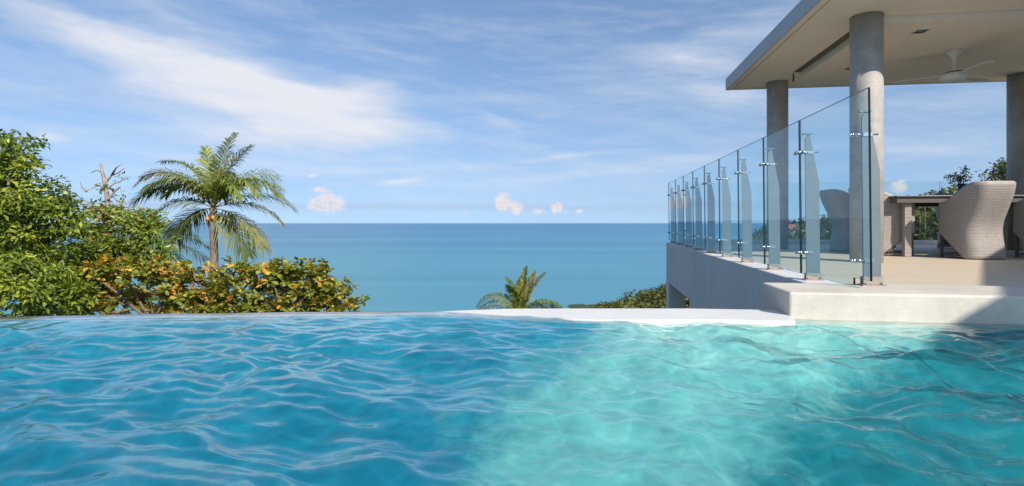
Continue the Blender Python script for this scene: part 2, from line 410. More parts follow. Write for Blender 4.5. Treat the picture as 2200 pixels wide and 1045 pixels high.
TT = [.0, .12, .20, .28, .40, .50, .61, .70, .78, .90, 1.4]
DD = [380, 380, 370, 350, 335, 320, 290, 235, 200, 110, 90]
EE = [-.22, -.184, -.158, -.135, -.070, -.024, -.016, -.004, .014, .074, .11]
def sstep(a, b, x): k = np.clip((x - a) / (b - a), 0, 1); return k * k * (3 - 2 * k)
def ground_z(X, Y):
    X = np.asarray(X, float); Y = np.asarray(Y, float)
    base = np.maximum(-4.5 - .24 * np.maximum(Y - 4, 0), SEA - 4)
    t = X / np.maximum(Y, 1); D = np.interp(t, TT, DD); E = np.interp(t, TT, EE)
    zr = E * D - 5; bD = np.maximum(-4.5 - .24 * (D - 4), SEA - 4)
    s = Y / D; b = np.where(s < 1, sstep(.30, 1.0, s), 1 - sstep(1.12, 1.9, s)) * sstep(.05, .13, t)
    z = base + (zr - bD) * b
    z += (1.2 * np.sin(X * .11 + 1) * np.cos(Y * .09) + .5 * np.sin(X * .31 + Y * .27)) * sstep(15, 60, Y)
    return z
gx = np.concatenate([np.linspace(-260, -60, 20)[:-1], np.linspace(-60, 60, 60)[:-1], np.linspace(60, 330, 90)[:-1], np.linspace(330, 700, 30)])
gy = np.concatenate([np.linspace(-40, 60, 50)[:-1], np.linspace(60, 420, 120)[:-1], np.linspace(420, 800, 40)])
GX, GY = np.meshgrid(gx, gy); GZ = ground_z(GX, GY)
ni, nj = GX.shape; idx = np.arange(ni * nj).reshape(ni, nj)
Q = np.stack([idx[:-1, :-1], idx[:-1, 1:], idx[1:, 1:], idx[1:, :-1]], -1).reshape(-1, 4)
o = link('hillside', big_mesh('hillside', np.stack([GX, GY, GZ], -1).reshape(-1, 3), Q, M['ground'], None, True))
tag(o, 'steep green hillside dropping from the pool down to the sea', None, None, 'structure')

# ------------------------------------------------------------------ pool
WZ, COP, DECK = -.52, -.38, -.44
A = R(7.97); ROT = -A; sA, cA = math.sin(A), math.cos(A)
def B(v, u, z): return Vector((u * sA + v * cA, u * cA - v * sA, z))
UF = 3.135                                   # front face of the low wall
def lip_out(X):                              # outer edge of the overflow lip
    return np.interp(X, [-9, -5, -2.8, -1.9, -1.09, -.27, .38, 1.02, 1.38, 2.0], [1.9, 2.66, 3.02, 3.12, 3.18, 3.207, 3.215, 3.215, 3.175, 3.10])
def cop_front(X): return (UF - X * sA) / cA
def lip_w(X): return .115 + .245 * float(sstep(-.6, .8, np.array(X)))
XL = 1.045 * cA + UF * sA                    # left end of the low wall
# lip: pale strip that rises out of the water towards the right
lx = np.linspace(-7, XL + .012, 150); lip = MB(); v = []
for X in lx:
    yo = float(lip_out(X)); yi = yo - lip_w(X)
    if X > XL: yi = max(yi, cop_front(X) - .0)
    def zr(Y): return WZ - .012 + .027 * float(sstep(-.75, .25, np.array(X + (Y - 3.15) * 2.2)))
    v += [(X, yi, zr(yi) - (.025 if X < -.4 else .07)), (X, yi, zr(yi)), (X, yo - .012, zr(yo)), (X, yo, zr(yo) - .012), (X, yo, -2.6)]
f = [(i * 5 + k, (i + 1) * 5 + k, (i + 1) * 5 + k + 1, i * 5 + k + 1) for i in range(len(lx) - 1) for k in range(4)]
lip.add(v, f); o = lip.build('pool_edge', M['lip']); tag(o, 'pale overflow edge along the far side of the pool', None, None, 'structure')
# shell: floor and walls below the water
FL = WZ - 1.25
sh = MB(); nx = 60; xs = np.linspace(-7, 7, nx); v = []
for X in xs:
    yo = float(lip_out(X)) - lip_w(X) + .005 if X < XL else cop_front(X) + .004
    yo = min(yo, cop_front(X) + .004) if X > XL - .3 else yo
    v += [(X, -4, WZ + .12), (X, -4, FL), (X, yo - .15, FL), (X, yo, FL + .15), (X, yo + .004, WZ - .03)]
sh.add(v, [(i * 5 + k, i * 5 + k + 1, (i + 1) * 5 + k + 1, (i + 1) * 5 + k) for i in range(nx - 1) for k in range(4)])
sh.add([(-7, -4, FL), (-7, 4, FL), (-7, 4, WZ), (-7, -4, WZ)], [(0, 1, 2, 3)]); sh.add([(7, -4, FL), (7, 4, FL), (7, 4, WZ), (7, -4, WZ)], [(3, 2, 1, 0)])
shell = sh.build('pool_basin', M['tile']); tag(shell, 'deep blue tiled floor and walls of the pool', None, None, 'structure')
sun_patch = MB(); bn = 70; bys = np.concatenate([np.linspace(-1.0, 1.2, 12)[:-1], np.linspace(1.2, 2.80, 48)])  # ledge added to carry the painted sunlit patch
def sun_patch_z(Y): return WZ - .005 - .33 * (1 - math.exp(-max(0, 2.80 - Y) * 4.2)) - .12 * max(0, 2.6 - Y)
def sun_patch_x(Y): return (float(np.interp(Y, [-1, 1.2, 1.9, 2.2, 2.4, 2.6, 2.72, 2.80], [-.06, -.09, -.14, -.09, .04, .26, .42, .56])), float(np.interp(Y, [-1, .6, 1.3, 1.8, 2.2, 2.55, 2.8], [.18, .32, .50, .73, 1.08, 1.7, 2.35])))
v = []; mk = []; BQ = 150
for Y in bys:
    a, b = sun_patch_x(Y); L0, L1 = a, b; a = -4.6; b += 1.9; zz = sun_patch_z(Y)
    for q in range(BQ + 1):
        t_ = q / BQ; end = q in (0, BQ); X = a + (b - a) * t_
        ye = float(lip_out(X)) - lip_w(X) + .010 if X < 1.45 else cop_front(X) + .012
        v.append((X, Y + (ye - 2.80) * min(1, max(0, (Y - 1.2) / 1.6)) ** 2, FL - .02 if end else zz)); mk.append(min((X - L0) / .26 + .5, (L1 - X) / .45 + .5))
sun_patch.add(v, [(i * (BQ + 1) + k, i * (BQ + 1) + k + 1, (i + 1) * (BQ + 1) + k + 1, (i + 1) * (BQ + 1) + k) for i in range(len(bys) - 1) for k in range(BQ)], 0, True)
shell2 = sun_patch.build('pool_sun_patch', M['pool'], None); at_ = shell2.data.attributes.new('pale', 'FLOAT', 'POINT'); at_.data.foreach_set('value', mk); tag(shell2, 'underwater ledge added to carry a sunlit patch painted pale', None, None, 'structure')
# water surface: fine grid where it is seen
wx = np.concatenate([np.linspace(-6.6, -3.2, 40)[:-1], np.linspace(-3.2, 3.2, 680)[:-1], np.linspace(3.2, 6.8, 40)])
ws = np.concatenate([np.linspace(0, .62, 50)[:-1], np.linspace(.62, 1, 330)])
WX, WS = np.meshgrid(wx, ws)
yf = np.where(WX < XL, lip_out(WX) + .003, np.minimum(cop_front(WX) + .08, 9)); WY = -3.7 + WS * (yf + 3.7)
def waves(X, Y):
    r = np.random.default_rng(11); wxp = X + .07 * np.sin(2.1 * Y + 1.3 * X) + .05 * np.sin(3.7 * X - 1.7 * Y + 1); wyp = Y + .06 * np.sin(2.6 * X + .8) + .03 * np.sin(5.1 * X + 2.3 * Y)
    Z = np.zeros_like(X)
    for i in range(84):
        lam = .075 * (10 ** r.random()); th = R(66) + r.normal() * .7; k = 2 * math.pi / lam; ph = r.random() * 6.28
        arg = k * (math.cos(th) * wxp + math.sin(th) * wyp) + ph
        env = .6 + .4 * np.sin(1.3 * math.cos(th * 3 + i) * X + 1.1 * math.sin(i * 1.7) * Y + i)
        Z += .0042 * lam ** .95 / .3 * env * (2 * np.abs(np.sin(arg / 2)) ** 1.25 - 1.0) * -1.0 if i % 3 == 0 else .0042 * lam ** .95 / .3 * env * np.sin(arg)
    for i in range(44):                              # small wavelets, stronger in drifting patches
        lam = .045 * (2.6 ** r.random()); th = R(70) + r.normal() * .8; k = 2 * math.pi / lam; ph = r.random() * 6.28
        env = np.clip(.45 + .55 * np.sin(1.9 * X * math.cos(i) + 2.3 * Y * math.sin(i * .7) + i) + .25 * sstep(.3, 1.6, X), 0, 1.2)
        Z += .00066 * lam / .07 * env * np.sin(k * (math.cos(th) * wxp + math.sin(th) * wyp) + ph)
    return Z
dist_edge = yf - WY
WZg = WZ + waves(WX, WY) * (.03 + .97 * sstep(.0, .8, dist_edge)) * .56 * (1 + .95 * sstep(.4, 1.8, WX))
ni, nj = WX.shape; idx = np.arange(ni * nj).reshape(ni, nj)
Vt = np.stack([WX, WY, WZg], -1).reshape(-1, 3)
Q = np.stack([idx[:-1, :-1], idx[:-1, 1:], idx[1:, 1:], idx[1:, :-1]], -1).reshape(-1, 4)
ring = np.concatenate([idx[0, :], idx[1:, -1], idx[-1, -2::-1], idx[-2:0:-1, 0]])
low = Vt[ring].copy(); low[:, 2] = FL - .1; nb = len(Vt); k = len(ring); li = nb + np.arange(k)
skirt = np.stack([ring, li, np.roll(li, -1), np.roll(ring, -1)], -1)
ctr = np.array([[0, 0, FL - .1]]); ci = nb + k
Vt = np.concatenate([Vt, low, ctr]); fan = np.stack([np.roll(li, -1), li, np.full(k, ci), np.full(k, ci)], -1)[:, :3]
me = bpy.data.meshes.new('pool_water')
allf = [tuple(q) for q in Q.tolist()] + [tuple(q) for q in skirt.tolist()] + [tuple(q) for q in fan.tolist()]
me.from_pydata(Vt.tolist(), [], allf); me.materials.append(M['water'])
sm = np.zeros(len(allf), bool); sm[:len(Q)] = True; me.polygons.foreach_set('use_smooth', sm); me.update()
water = link('pool_water', me); tag(water, 'rippled clear blue water filling the infinity pool', None, None, 'structure')

# ------------------------------------------------------------------ low wall, terrace
lw = thing('low_wall', 'low cream concrete wall with square end rising from the water', 'wall', B(1.045, UF, WZ), ROT)
m = MB(); m.box(0, 7.5, 0, .475, -1.4, COP - WZ); m.build('wall_block', M['coping'], lw, .012)
tw = thing('terrace_wall', 'white rendered retaining wall under the glass balustrade with stained face', 'wall', B(1.5, UF + .478, DECK), ROT)
U0 = UF + .478; zl = -9.0
m = MB(); m.prism([(0, 0), (11.45 - U0, 0), (11.45 - U0, zl), (11.07 - U0, zl), (11.07 - U0, -.77), (8.82 - U0, -.77), (8.82 - U0, zl), (0, zl)], 0, 0, .30)
m.build('wall_panel', M['white_wall'], tw, .008)
m = MB(); m.box(1.804, 10.5, U0, 11.18, DECK - .25, DECK - .003)
o = m.build('terrace_floor', M['deck']); o.rotation_euler.z = ROT; tag(o, 'beige stone terrace floor under the pavilion', None, None, 'structure')
cb = thing('kerb', 'low white kerb along the far side of the terrace', 'kerb', B(1.804, 11.183, DECK - .25), ROT)
m = MB(); m.box(0, 8.7, 0, .27, 0, .32); m.build('kerb_block', M['white_wall'], cb, .008)

# ------------------------------------------------------------------ glass balustrades
GT, GB = .739, -.389
def pane_mesh(name, y0, y1, notch=False):
    m = MB(); t_ = .006
    if notch: poly = [(y0, GB + .052), (y0, GT), (y1, GT), (y1, GB), (y0 + .20, GB), (y0 + .20, GB + .052)]
    else: poly = [(y0, GB), (y0, GT), (y1, GT), (y1, GB)]
    m.prism(poly, 0, -t_, t_, 0); m.m = [0, 0] + [1] * len(poly)
    return m.mesh(name, [M['glass'], M['glass_edge']])
def fin_mesh(zb):
    m = MB(); m.prism([(.035, zb + .002), (.035, .60), (.055, .63), (.068, .63), (.130, .29), (.130, zb + .002)], 1, -.006, .006); return m.mesh('post', M['fin'])
def fitting(sides=(-.045, .045)):
    m = MB()
    for s in sides:
        m.tube([(-.040, s, 0), (-.030, s, 0)], [.014, .017], 14); m.tube([(-.030, s, 0), (-.0075, s, 0)], .018, 14)
        m.tube([(.0075, s, 0), (.028, s, 0)], .016, 12)
        m.tube([(.028, s, 0), (.062, s * .35, 0)], .008, 8)
    m.tube([(.05, 0, 0), (.155, 0, 0)], .007, 8); m.box(.05, .11, -.014, .014, -.014, .014)
    return m.mesh('clamp', M['steel'])
def shoe():
    m = MB(); m.box(.028, .138, -.022, -.0075, .009, .052); m.box(.028, .138, .0075, .022, .009, .052); m.box(.018, .148, -.036, .036, -.002, .008)
    for x in (.04, .126):
        for y in (-.029, .029): m.tube([(x, y, .008), (x, y, .018)], .006, 6)
    return m.mesh('base_plate', M['dull_steel'])
gl = thing('glass_balustrade', 'long row of frameless glass panes on steel fins beside the pool', 'balustrade', B(1.54, 3.514, 0), ROT)
clamp_me, clamp_end, shoe_me = fitting(), fitting((0.0,)), shoe()
JU = [.87 * k for k in range(10)]
for k in range(9):
    y0 = JU[k] + (.006 if k else -.17); y1 = JU[k + 1] - .006 + (.03 if k == 8 else 0)
    o = link('glass_pane', pane_mesh('glass_pane', y0, y1, k == 0), gl)
    o.rotation_euler.y = R(-.6)
for k in range(10):
    zb = COP if k == 0 else DECK
    p = link('post', fin_mesh(zb), gl); p.location = (0, JU[k], 0); p.rotation_euler.y = R(-.6)
    for z in (.50, -.235): c = link('clamp', clamp_end if k in (0, 9) else clamp_me, p); c.location = (0, 0, z); c.scale = (.8, .75, .75)
    m = MB(); m.box(.02, .085, -.012, .012, .631, .643); m.build('cap', M['fin'], p)
    c = link('base_plate', shoe_me, p); c.location = (0, 0, zb)
g2 = thing('glass_balustrade', 'distant glass railing across the far edge of the terrace', 'balustrade', B(1.86, 11.32, 0), ROT)
z0 = DECK + .073
for k in range(6):
    m = MB(); m.box(k * 1.137 + .012, (k + 1) * 1.137 - .012, -.005, .005, z0 + .05, .72); m.m = [1, 1, 0, 1, 0, 1]
    m.build('glass_pane', [M['far_glass'], M['glass_edge']], g2)
for k in range(7):
    m = MB(); m.prism([(-.03, z0), (-.03, .56), (-.05, .58), (-.07, .58), (-.15, .25), (-.15, z0)], 0, -.006, .006)
    p = m.build('post', M['fin'], g2); p.location.x = k * 1.137
    for z in (.50, -.20):
        m = MB(); m.tube([(-.07, 0, z), (.07, 0, z)], .012, 8); m.tube([(0, -.04, z), (0, .035, z)], .02, 8); m.build('clamp', M['dark_metal'], p)

# ------------------------------------------------------------------ pavilion
CZ = 2.177
pv = thing('pavilion', 'open dining pavilion with flat white roof on round concrete columns', 'pavilion', B(2.92, 6.43, DECK), ROT)
def L(v, u, z): return (v - 2.92, u - 6.43, z - DECK)
RV0, RV1, RU0, RU1 = 2.24, 8.6, 5.64, 9.735
rf = MB()
def bx(mb, v0, v1, u0, u1, z0, z1, m=0):
    a, b = L(v0, u0, z0), L(v1, u1, z1); mb.box(a[0], b[0], a[1], b[1], a[2], b[2], m)
bx(rf, RV0 + .004, RV1 - .004, RU0 + .004, RU1 - .004, CZ + .14, CZ + .19)
roof = rf.build('roof', M['fascia'], pv)
fs = MB()                                                     # fascia boards round the edge
bx(fs, RV0, RV0 + .02, RU0, RU1, CZ - .004, CZ + .155); bx(fs, RV1 - .02, RV1, RU0, RU1, CZ - .004, CZ + .155)
bx(fs, RV0 + .02, RV1 - .02, RU0, RU0 + .02, CZ - .004, CZ + .155); bx(fs, RV0 + .02, RV1 - .02, RU1 - .02, RU1, CZ - .004, CZ + .155)
fs.build('fascia', M['fascia'], roof)
so = MB(); SV0, SV1, SU0, SU1 = 2.955, 6.30, 6.44, 8.75            # soffit round a sunk channel
bx(so, RV0 + .023, SV0, RU0 + .023, RU1 - .023, CZ, CZ + .138); bx(so, SV0, RV1 - .023, RU0 + .023, SU0, CZ, CZ + .138)
bx(so, SV0, RV1 - .023, SU1, RU1 - .023, CZ, CZ + .138); bx(so, SV1, RV1 - .023, SU0, SU1, CZ, CZ + .138)
sf = so.build('soffit', M['soffit'], pv)
gp = MB(); bx(gp, RV0 + .10, RV0 + .107, RU0 + .1, RU1 - .1, CZ - .002, CZ - .0005); bx(gp, RV0 + .11, RV1 - .1, RU1 - .107, RU1 - .1, CZ - .002, CZ - .0005); gp.build('groove_shade_strip', M['recess'], sf)  # thin dark strips painted in for the shade of a drip groove
ch = MB(); bx(ch, SV0 + .003, SV0 + .112, SU0 + .003, SU1 - .003, CZ + .012, CZ + .13); ch.build('channel', M['recess'], pv)
cp_ = MB(); bx(cp_, SV0 + .115, SV1 - .003, SU0 + .003, SU1 - .003, CZ - .08, CZ + .13); cp_.build('ceiling_panel', M['soffit'], pv)
CR = .155
for cv, cu_, lab in ((2.92, 6.43, 'sunlit column behind the nearest glass pane'), (2.92, 9.29, 'shaded column behind the third glass pane'), (6.345, 9.29, 'shaded column beyond the table')):
    m = MB(); p = L(cv, cu_, DECK); m.lathe([(CR, .001), (CR, CZ - DECK - .001)], 64, c=(p[0], p[1], 0)); o = m.build('column', M['column'], pv); o['label'] = lab
for v_, u_ in ((2.62, 5.75), (3.62, 6.75), (3.55, 8.25), (5.55, 7.9)):
    z = CZ if (u_ < SU0) else CZ - .08
    p = L(v_, u_, z); m = MB(); h = .06
    for a, b, c, d in ((-h, h, -h, -h + .015), (-h, h, h - .015, h), (-h, -h + .015, -h + .015, h - .015), (h - .015, h, -h + .015, h - .015)):
        m.box(p[0] + a, p[0] + b, p[1] + c, p[1] + d, p[2] - .008, p[2] - .001, 1)
    m.box(p[0] - h + .015, p[0] + h - .015, p[1] - h + .015, p[1] + h - .015, p[2] - .004, p[2] - .002, 0); m.lathe([(.0, -.006), (.028, -.006), (.03, -.004)], 12, 1, p)
    m.build('downlight', [M['dark_metal'], M['steel']], pv)
p = L(2.99, 8.80, CZ); m = MB(); m.tube([(p[0], p[1], p[2]), (p[0], p[1], p[2] - .05)], .009, 8); m.tube([(p[0], p[1] - .02, p[2] - .05), (p[0], p[1] + .02, p[2] - .09), (p[0], p[1], p[2] - .11)], .011, 8)
m.build('curtain_hook', M['dark_metal'], pv)
# unseen roof slab, wall and floor, added to shade the right of the terrace
shade_caster = thing('house', 'unseen flat roof and wall added to shade the right of the terrace', 'house', (2, -6, DECK - .2), 0)
def hl(p): return (p[0] - 2, p[1] + 6)
m = MB(); m.prism([hl(p) for p in ((7.23 + 1.7, 2.90 + 2.01), (14, 4.2), (14, -.62), (4.255, -.62))], 2, 2.2 - DECK + .2, 2.4 - DECK + .2); m.build('roof', M['soffit'], shade_caster)
m = MB(); m.prism([hl(p) for p in ((6.2, -.35), (13.5, -.35), (13.5, -.55), (6.2, -.55))], 2, 0, 2.195 - DECK + .2); m.build('wall', M['white_wall'], shade_caster)
m = MB(); m.prism([hl(p) for p in ((6.2, -.346), (13.5, -.346), (13.5, .6), (6.2, .6))], 2, -.05, .1); m.build('unseen_floor', M['deck'], shade_caster)

# ceiling fan
fz = CZ - .08
fn_ = thing('ceiling_fan', 'cream three bladed ceiling fan hanging under the pavilion roof', 'fan', B(4.44, 7.57, fz), ROT)
m = MB(); m.lathe([(.075, -.001), (.075, -.03), (.06, -.055), (.028, -.09), (.018, -.13), (.018, -.24), (.035, -.26), (.06, -.275)], 20); m.build('stem', M['fan_white'], fn_)
m = MB(); m.lathe([(.06, -.275), (.12, -.29), (.145, -.32), (.14, -.35), (.10, -.385), (.04, -.40), (.0, -.402)], 28); mo = m.build('motor', M['fan_white'], fn_)
m = MB(); m.lathe([(.085, -.268), (.10, -.276), (.10, -.283), (.08, -.287)], 24); m.build('collar', M['dark_metal'], mo)
for a in (150, 270, 30):
    m = MB(); c, s = math.cos(R(a)), math.sin(R(a)); v = []
    for r_, w in ((.12, .03), (.2, .05), (.35, .065), (.55, .06), (.62, .045)):
        for q, dzz in ((-1, -.003), (1, .003)):
            for tz in (.004, -.004): v.append((r_ * c - q * w * s, r_ * s + q * w * c, -.315 + dzz + tz))
    f = []
    for i in range(4):
        b = i * 4; f += [(b, b + 4, b + 6, b + 2), (b + 1, b + 3, b + 7, b + 5), (b, b + 1, b + 5, b + 4), (b + 2, b + 6, b + 7, b + 3)]
    f += [(0, 2, 3, 1), (16, 17, 19, 18)]; m.add(v, f); m.build('blade', M['fan_white'], fn_)

# ------------------------------------------------------------------ dining table and chairs
TV0, TV1, TU0, TU1, TH = 3.66, 6.25, 7.32, 9.35, .739
tb = thing('dining_table', 'large square dining table with dark top and woven legs', 'table', B((TV0 + TV1) / 2, (TU0 + TU1) / 2, DECK), ROT)
hx, hy = (TV1 - TV0) / 2, (TU1 - TU0) / 2
m = MB(); m.box(-hx, hx, -hy, hy, TH - .022, TH); m.build('tabletop', M['table'], tb, .004)
m = MB()
for a, b, c, d in ((-hx + .02, hx - .02, -hy + .02, -hy + .05), (-hx + .02, hx - .02, hy - .05, hy - .02), (-hx + .02, -hx + .05, -hy + .05, hy - .05), (hx - .05, hx - .02, -hy + .05, hy - .05)):
    m.box(a, b, c, d, TH - .085, TH - .023)
m.build('apron', M['apron'], tb)
def uv_box(o):
    me = o.data; uv = me.uv_layers.new(name='UVMap')
    for p in me.polygons:
        n = p.normal
        for li_ in p.loop_indices:
            c = me.vertices[me.loops[li_].vertex_index].co
            uv.data[li_].uv = (c.y if abs(n.x) > .5 else c.x, c.z if abs(n.z) < .5 else c.y)
for sx in (-1, 1):
    for sy in (-1, 1):
        cx, cy = sx * (hx - .17), sy * (hy - .11); m = MB(); m.box(cx - .037, cx + .037, cy - .037, cy + .037, .001, TH - .087); o = m.build('leg', M['wicker'], tb); uv_box(o)

def make_chair():
    ch = thing('dining_chair', '', 'chair', (0, 0, 0), 0)
    W, Dp, rc = .245, .27, .12
    path = []                                                   # plan outline from front left round the back to front right
    for y in np.linspace(.25, -Dp + rc, 22): path.append((-W, y, -1, 0))
    for a in np.linspace(180, 270, 20)[1:]: path.append((-W + rc + rc * math.cos(R(a)), -Dp + rc + rc * math.sin(R(a)), math.cos(R(a)), math.sin(R(a))))
    half = path[:]; path = half + [(-x, y, -nx_, ny) for x, y, nx_, ny in reversed(half[:-1])] if abs(half[-1][0]) < 1e-6 else half + [(x, -Dp, 0, -1) for x in np.linspace(half[-1][0], -half[-1][0], 12)[1:-1]] + [(-x, y, -nx_, ny) for x, y, nx_, ny in reversed(half)]
    P = np.array(path); d = np.r_[0, np.cumsum(np.hypot(*np.diff(P[:, :2], axis=0).T))]; nT = 30
    back = 1 - np.clip((P[:, 1] + Dp) / (.25 + Dp), 0, 1)           # 1 at the back, 0 at the front edge
    top = .655 + .205 * sstep(.10, .95, back); bot = .29 * (1 - sstep(.0, .78, back) * 1.0) + .006
    bot = np.maximum(.006, .30 - .345 * back)
    V, UV = [], []
    for i in range(len(P)):
        for j in range(nT + 1):
            t_ = j / nT; z = bot[i] + (top[i] - bot[i]) * t_; h = z / .86
            fl = (.15 * sstep(.42, 1.0, np.array(h)) ** 1.2 - .05 * math.exp(-((h - .38) / .22) ** 2)) * back[i] ** 1.5
            V.append((P[i, 0] + P[i, 2] * fl * .12, P[i, 1] - fl, z)); UV.append((d[i], z))
    V = np.array(V, float); n = nT + 1
    idx = np.arange(len(V)).reshape(len(P), n); Q = np.stack([idx[:-1, :-1], idx[:-1, 1:], idx[1:, 1:], idx[1:, :-1]], -1).reshape(-1, 4)
    me = big_mesh('woven_shell', V, Q, M['wicker'], None, True)
    uv = me.uv_layers.new(name='UVMap'); uv.data.foreach_set('uv', np.array(UV, np.float32)[Q.ravel()].ravel())
    sh_ = link('woven_shell', me, ch); so_ = sh_.modifiers.new('solid', 'SOLIDIFY'); so_.thickness = .024; so_.offset = -1
    rim = MB(); rim.tube([V[idx[i, -1]] for i in range(len(P))], .017, 8); rim.build('rim', M['rim'], ch)
    for s in (-1, 1):
        e = MB(); i = 0 if s < 0 else len(P) - 1; e.tube([V[idx[i, j]] for j in range(0, n, 3)], .016, 8); e.build('front_edge', M['rim'], ch)
        l = MB(); l.box(s * .232 - .015, s * .232 + .015, .222, .252, .001, .33); l.build('leg', M['apron'], ch)
    st = MB(); st.box(-.217, .217, .228, .246, .03, .055)
    for s in (-1, 1): st.box(s * .230 - .012, s * .230 + .012, -.08, .221, .03, .055)
    st.build('stretcher', M['apron'], ch)
    se = MB(); se.box(-.213, .213, -.19, .235, .33, .365); se.build('seat', M['apron'], ch)
    cu2 = MB(); cu2.box(-.205, .205, -.17, .23, .366, .45); cu2.build('cushion', M['cushion'], ch, .03)
    return ch
chair = make_chair()
CG = 'woven tub chairs round the dining table'
chs = [(4.42, 7.20, 7, 'taupe woven tub chair in full view, its back half in sun'),
       (5.24, 7.22, 3, 'shaded woven chair cut off by the right edge of the photo'),
       (3.74, 7.74, -90, 'woven chair at the table end, mostly hidden behind the sunlit column'),
       (3.68, 8.52, -90, 'woven chair silhouetted through the glass, left of the sunlit column'),
       (5.72, 9.62, 180, 'dark woven chair on the far side of the table beside the vase')]
for i, (v_, u_, a, lab) in enumerate(chs):
    if i == 0: c = chair; c.scale = (.87, .87, 1); c.location = B(v_, u_, DECK); c.rotation_euler.z = ROT + R(a); tag(c, lab, None, CG)
    else: copy_tree(chair, B(v_, u_, DECK), ROT + R(a), lab, CG)

# vase with a spray of leaves
VB = B(5.23, 8.75, DECK + TH + .001)
vs = MB(); vs.lathe([(.045, 0), (.05, .02), (.052, .1), (.042, .17), (.055, .22), (.05, .222), (.036, .17), (.03, .03)], 20)
o = vs.build('vase', M['vase']); o.location = VB; tag(o, 'dark blue vase on the dining table holding a leafy spray', 'vase')

# ------------------------------------------------------------------ foliage helpers
def leaf_cloud(cent, outward, n_per, rad, size, cols, r, up=.6, flat=.8, elong=2.2):
    """folded leaves around cluster centres; returns vertices, faces, colours"""
    K = len(cent); N = K * n_per
    c = np.repeat(cent, n_per, 0); ow = np.repeat(outward, n_per, 0)
    off = r.normal(size=(N, 3)); off /= np.linalg.norm(off, axis=1)[:, None]; off *= (r.random((N, 1)) ** .45) * rad; off[:, 2] *= flat
    pos = c + off
    nrm = ow * .55 + r.normal(size=(N, 3)) * .5 + np.array([0, 0, up]); nrm /= np.linalg.norm(nrm, axis=1)[:, None]
    ax = off / (np.linalg.norm(off, axis=1)[:, None] + 1e-6) + r.normal(size=(N, 3)) * .45 + np.array([0, 0, -.25]); ax -= nrm * (ax * nrm).sum(1)[:, None]; ax /= np.linalg.norm(ax, axis=1)[:, None]
    sd = np.cross(nrm, ax); s = size * (.65 + .7 * r.random((N, 1))); w = s / elong
    p0 = pos; p1 = pos + ax * s * .5 + sd * w * .5 + nrm * w * .14; p2 = pos + ax * s - nrm * s * .10; p3 = pos + ax * s * .5 - sd * w * .5 + nrm * w * .14
    V = np.stack([p0, p1, p2, p3], 1).reshape(-1, 3); b = np.arange(N)[:, None] * 4
    Fc = np.concatenate([b + np.array([[0, 1, 2]]), b + np.array([[0, 2, 3]])], 1).reshape(-1, 3)
    ci = cols(N, K, n_per, pos, r); return V, Fc, np.repeat(ci, 4, 0)
def palette(stops, jitter=.22):
    st = np.array([s[1] for s in stops]); wt = np.array([s[0] for s in stops]); wt = wt / wt.sum()
    def f(N, K, n_per, pos, r):
        base = r.choice(len(st), K, p=wt); mix_ = np.where(r.random(N) < .65, np.repeat(base, n_per), r.choice(len(st), N, p=wt))
        c = st[mix_] * (1 + r.normal(size=(N, 1)) * jitter) * np.repeat(1 + r.normal(size=(K, 1)) * .14, n_per, 0); return np.clip(c, .004, .9)
    return f
def lobes_points(lobes, n, r):
    out, ow = [], []
    vol = np.array([l[3] * l[4] * l[5] for l in lobes]) ** .75; cnt = np.maximum(3, (n * vol / vol.sum()).astype(int))
    for l, k in zip(lobes, cnt):
        d = r.normal(size=(k, 3)); d /= np.linalg.norm(d, axis=1)[:, None]; rr = (.45 + .55 * r.random((k, 1)) ** .6) * (1 + .12 * r.normal(size=(k, 1)))
        out.append(np.array(l[:3]) + d * rr * np.array(l[3:6])); ow.append(d)
    return np.concatenate(out), np.concatenate(ow)
def limb(mb, a, b, r0, r1, sag=.15, n=6, r=random):
    a, b = Vector(a), Vector(b); pts = []
    for i in range(6):
        t_ = i / 5; p = a.lerp(b, t_) + Vector((r.uniform(-1, 1), r.uniform(-1, 1), r.uniform(-1, 1))) * (b - a).length * .035 * (0 < i < 5) + Vector((0, 0, sag * math.sin(math.pi * t_) * (b - a).length * .3)); pts.append(p)
    mb.tube(pts, [r0 + (r1 - r0) * i / 5 for i in range(6)], n)
def tree(name, label, base, fork, lobes, n_clu, n_per, rad, size, pal, trunk_r, bark, seed, group=None, elong=2.2, up=.6, twigs=40):
    r = np.random.default_rng(seed); rd = random.Random(seed); base = Vector(base)
    t_ = thing(name, label, 'tree' if 'shrub' not in name else 'shrub', base, 0, group)
    cen, ow = lobes_points(lobes, n_clu, r)
    V, Fc, col = leaf_cloud(cen, ow, n_per, rad, size, pal, r, up=up, elong=elong, flat=.55)
    o = link('crown', big_mesh('crown', V - np.array(base), Fc, M['leaf'], col), t_); o['kind'] = 'stuff'
    m = MB(); f_ = Vector(fork) - base
    m.tube([(0, 0, -.6), f_ * .35 + Vector((rd.uniform(-.15, .15), 0, 0)), f_ * .7 + Vector((rd.uniform(-.12, .12), 0, 0)), f_], [trunk_r * 1.25, trunk_r, trunk_r * .85, trunk_r * .7], 10); m.build('trunk', bark, t_)
    for l in lobes:
        m = MB(); q = Vector(l[:3]) - base; limb(m, f_, q, trunk_r * .5, trunk_r * .16, .1, 7, rd)
        ds = np.linalg.norm(cen - np.array(l[:3]), axis=1); near = np.argsort(ds)[:max(4, twigs // len(lobes))]
        for k_ in near: limb(m, q, Vector(cen[k_]) - base, trunk_r * .14, trunk_r * .04, .1, 4, rd)
        m.build('branch', bark, t_)
    return t_
def lobe(x, y, rx, ry, d, dd=0.0):      # lobe from its place and size in the photo at distance d
    p = px(x, y, d + dd); k = d / F; return (p.x, p.y, p.z, rx * k, (rx + ry) * .5 * k, ry * k)

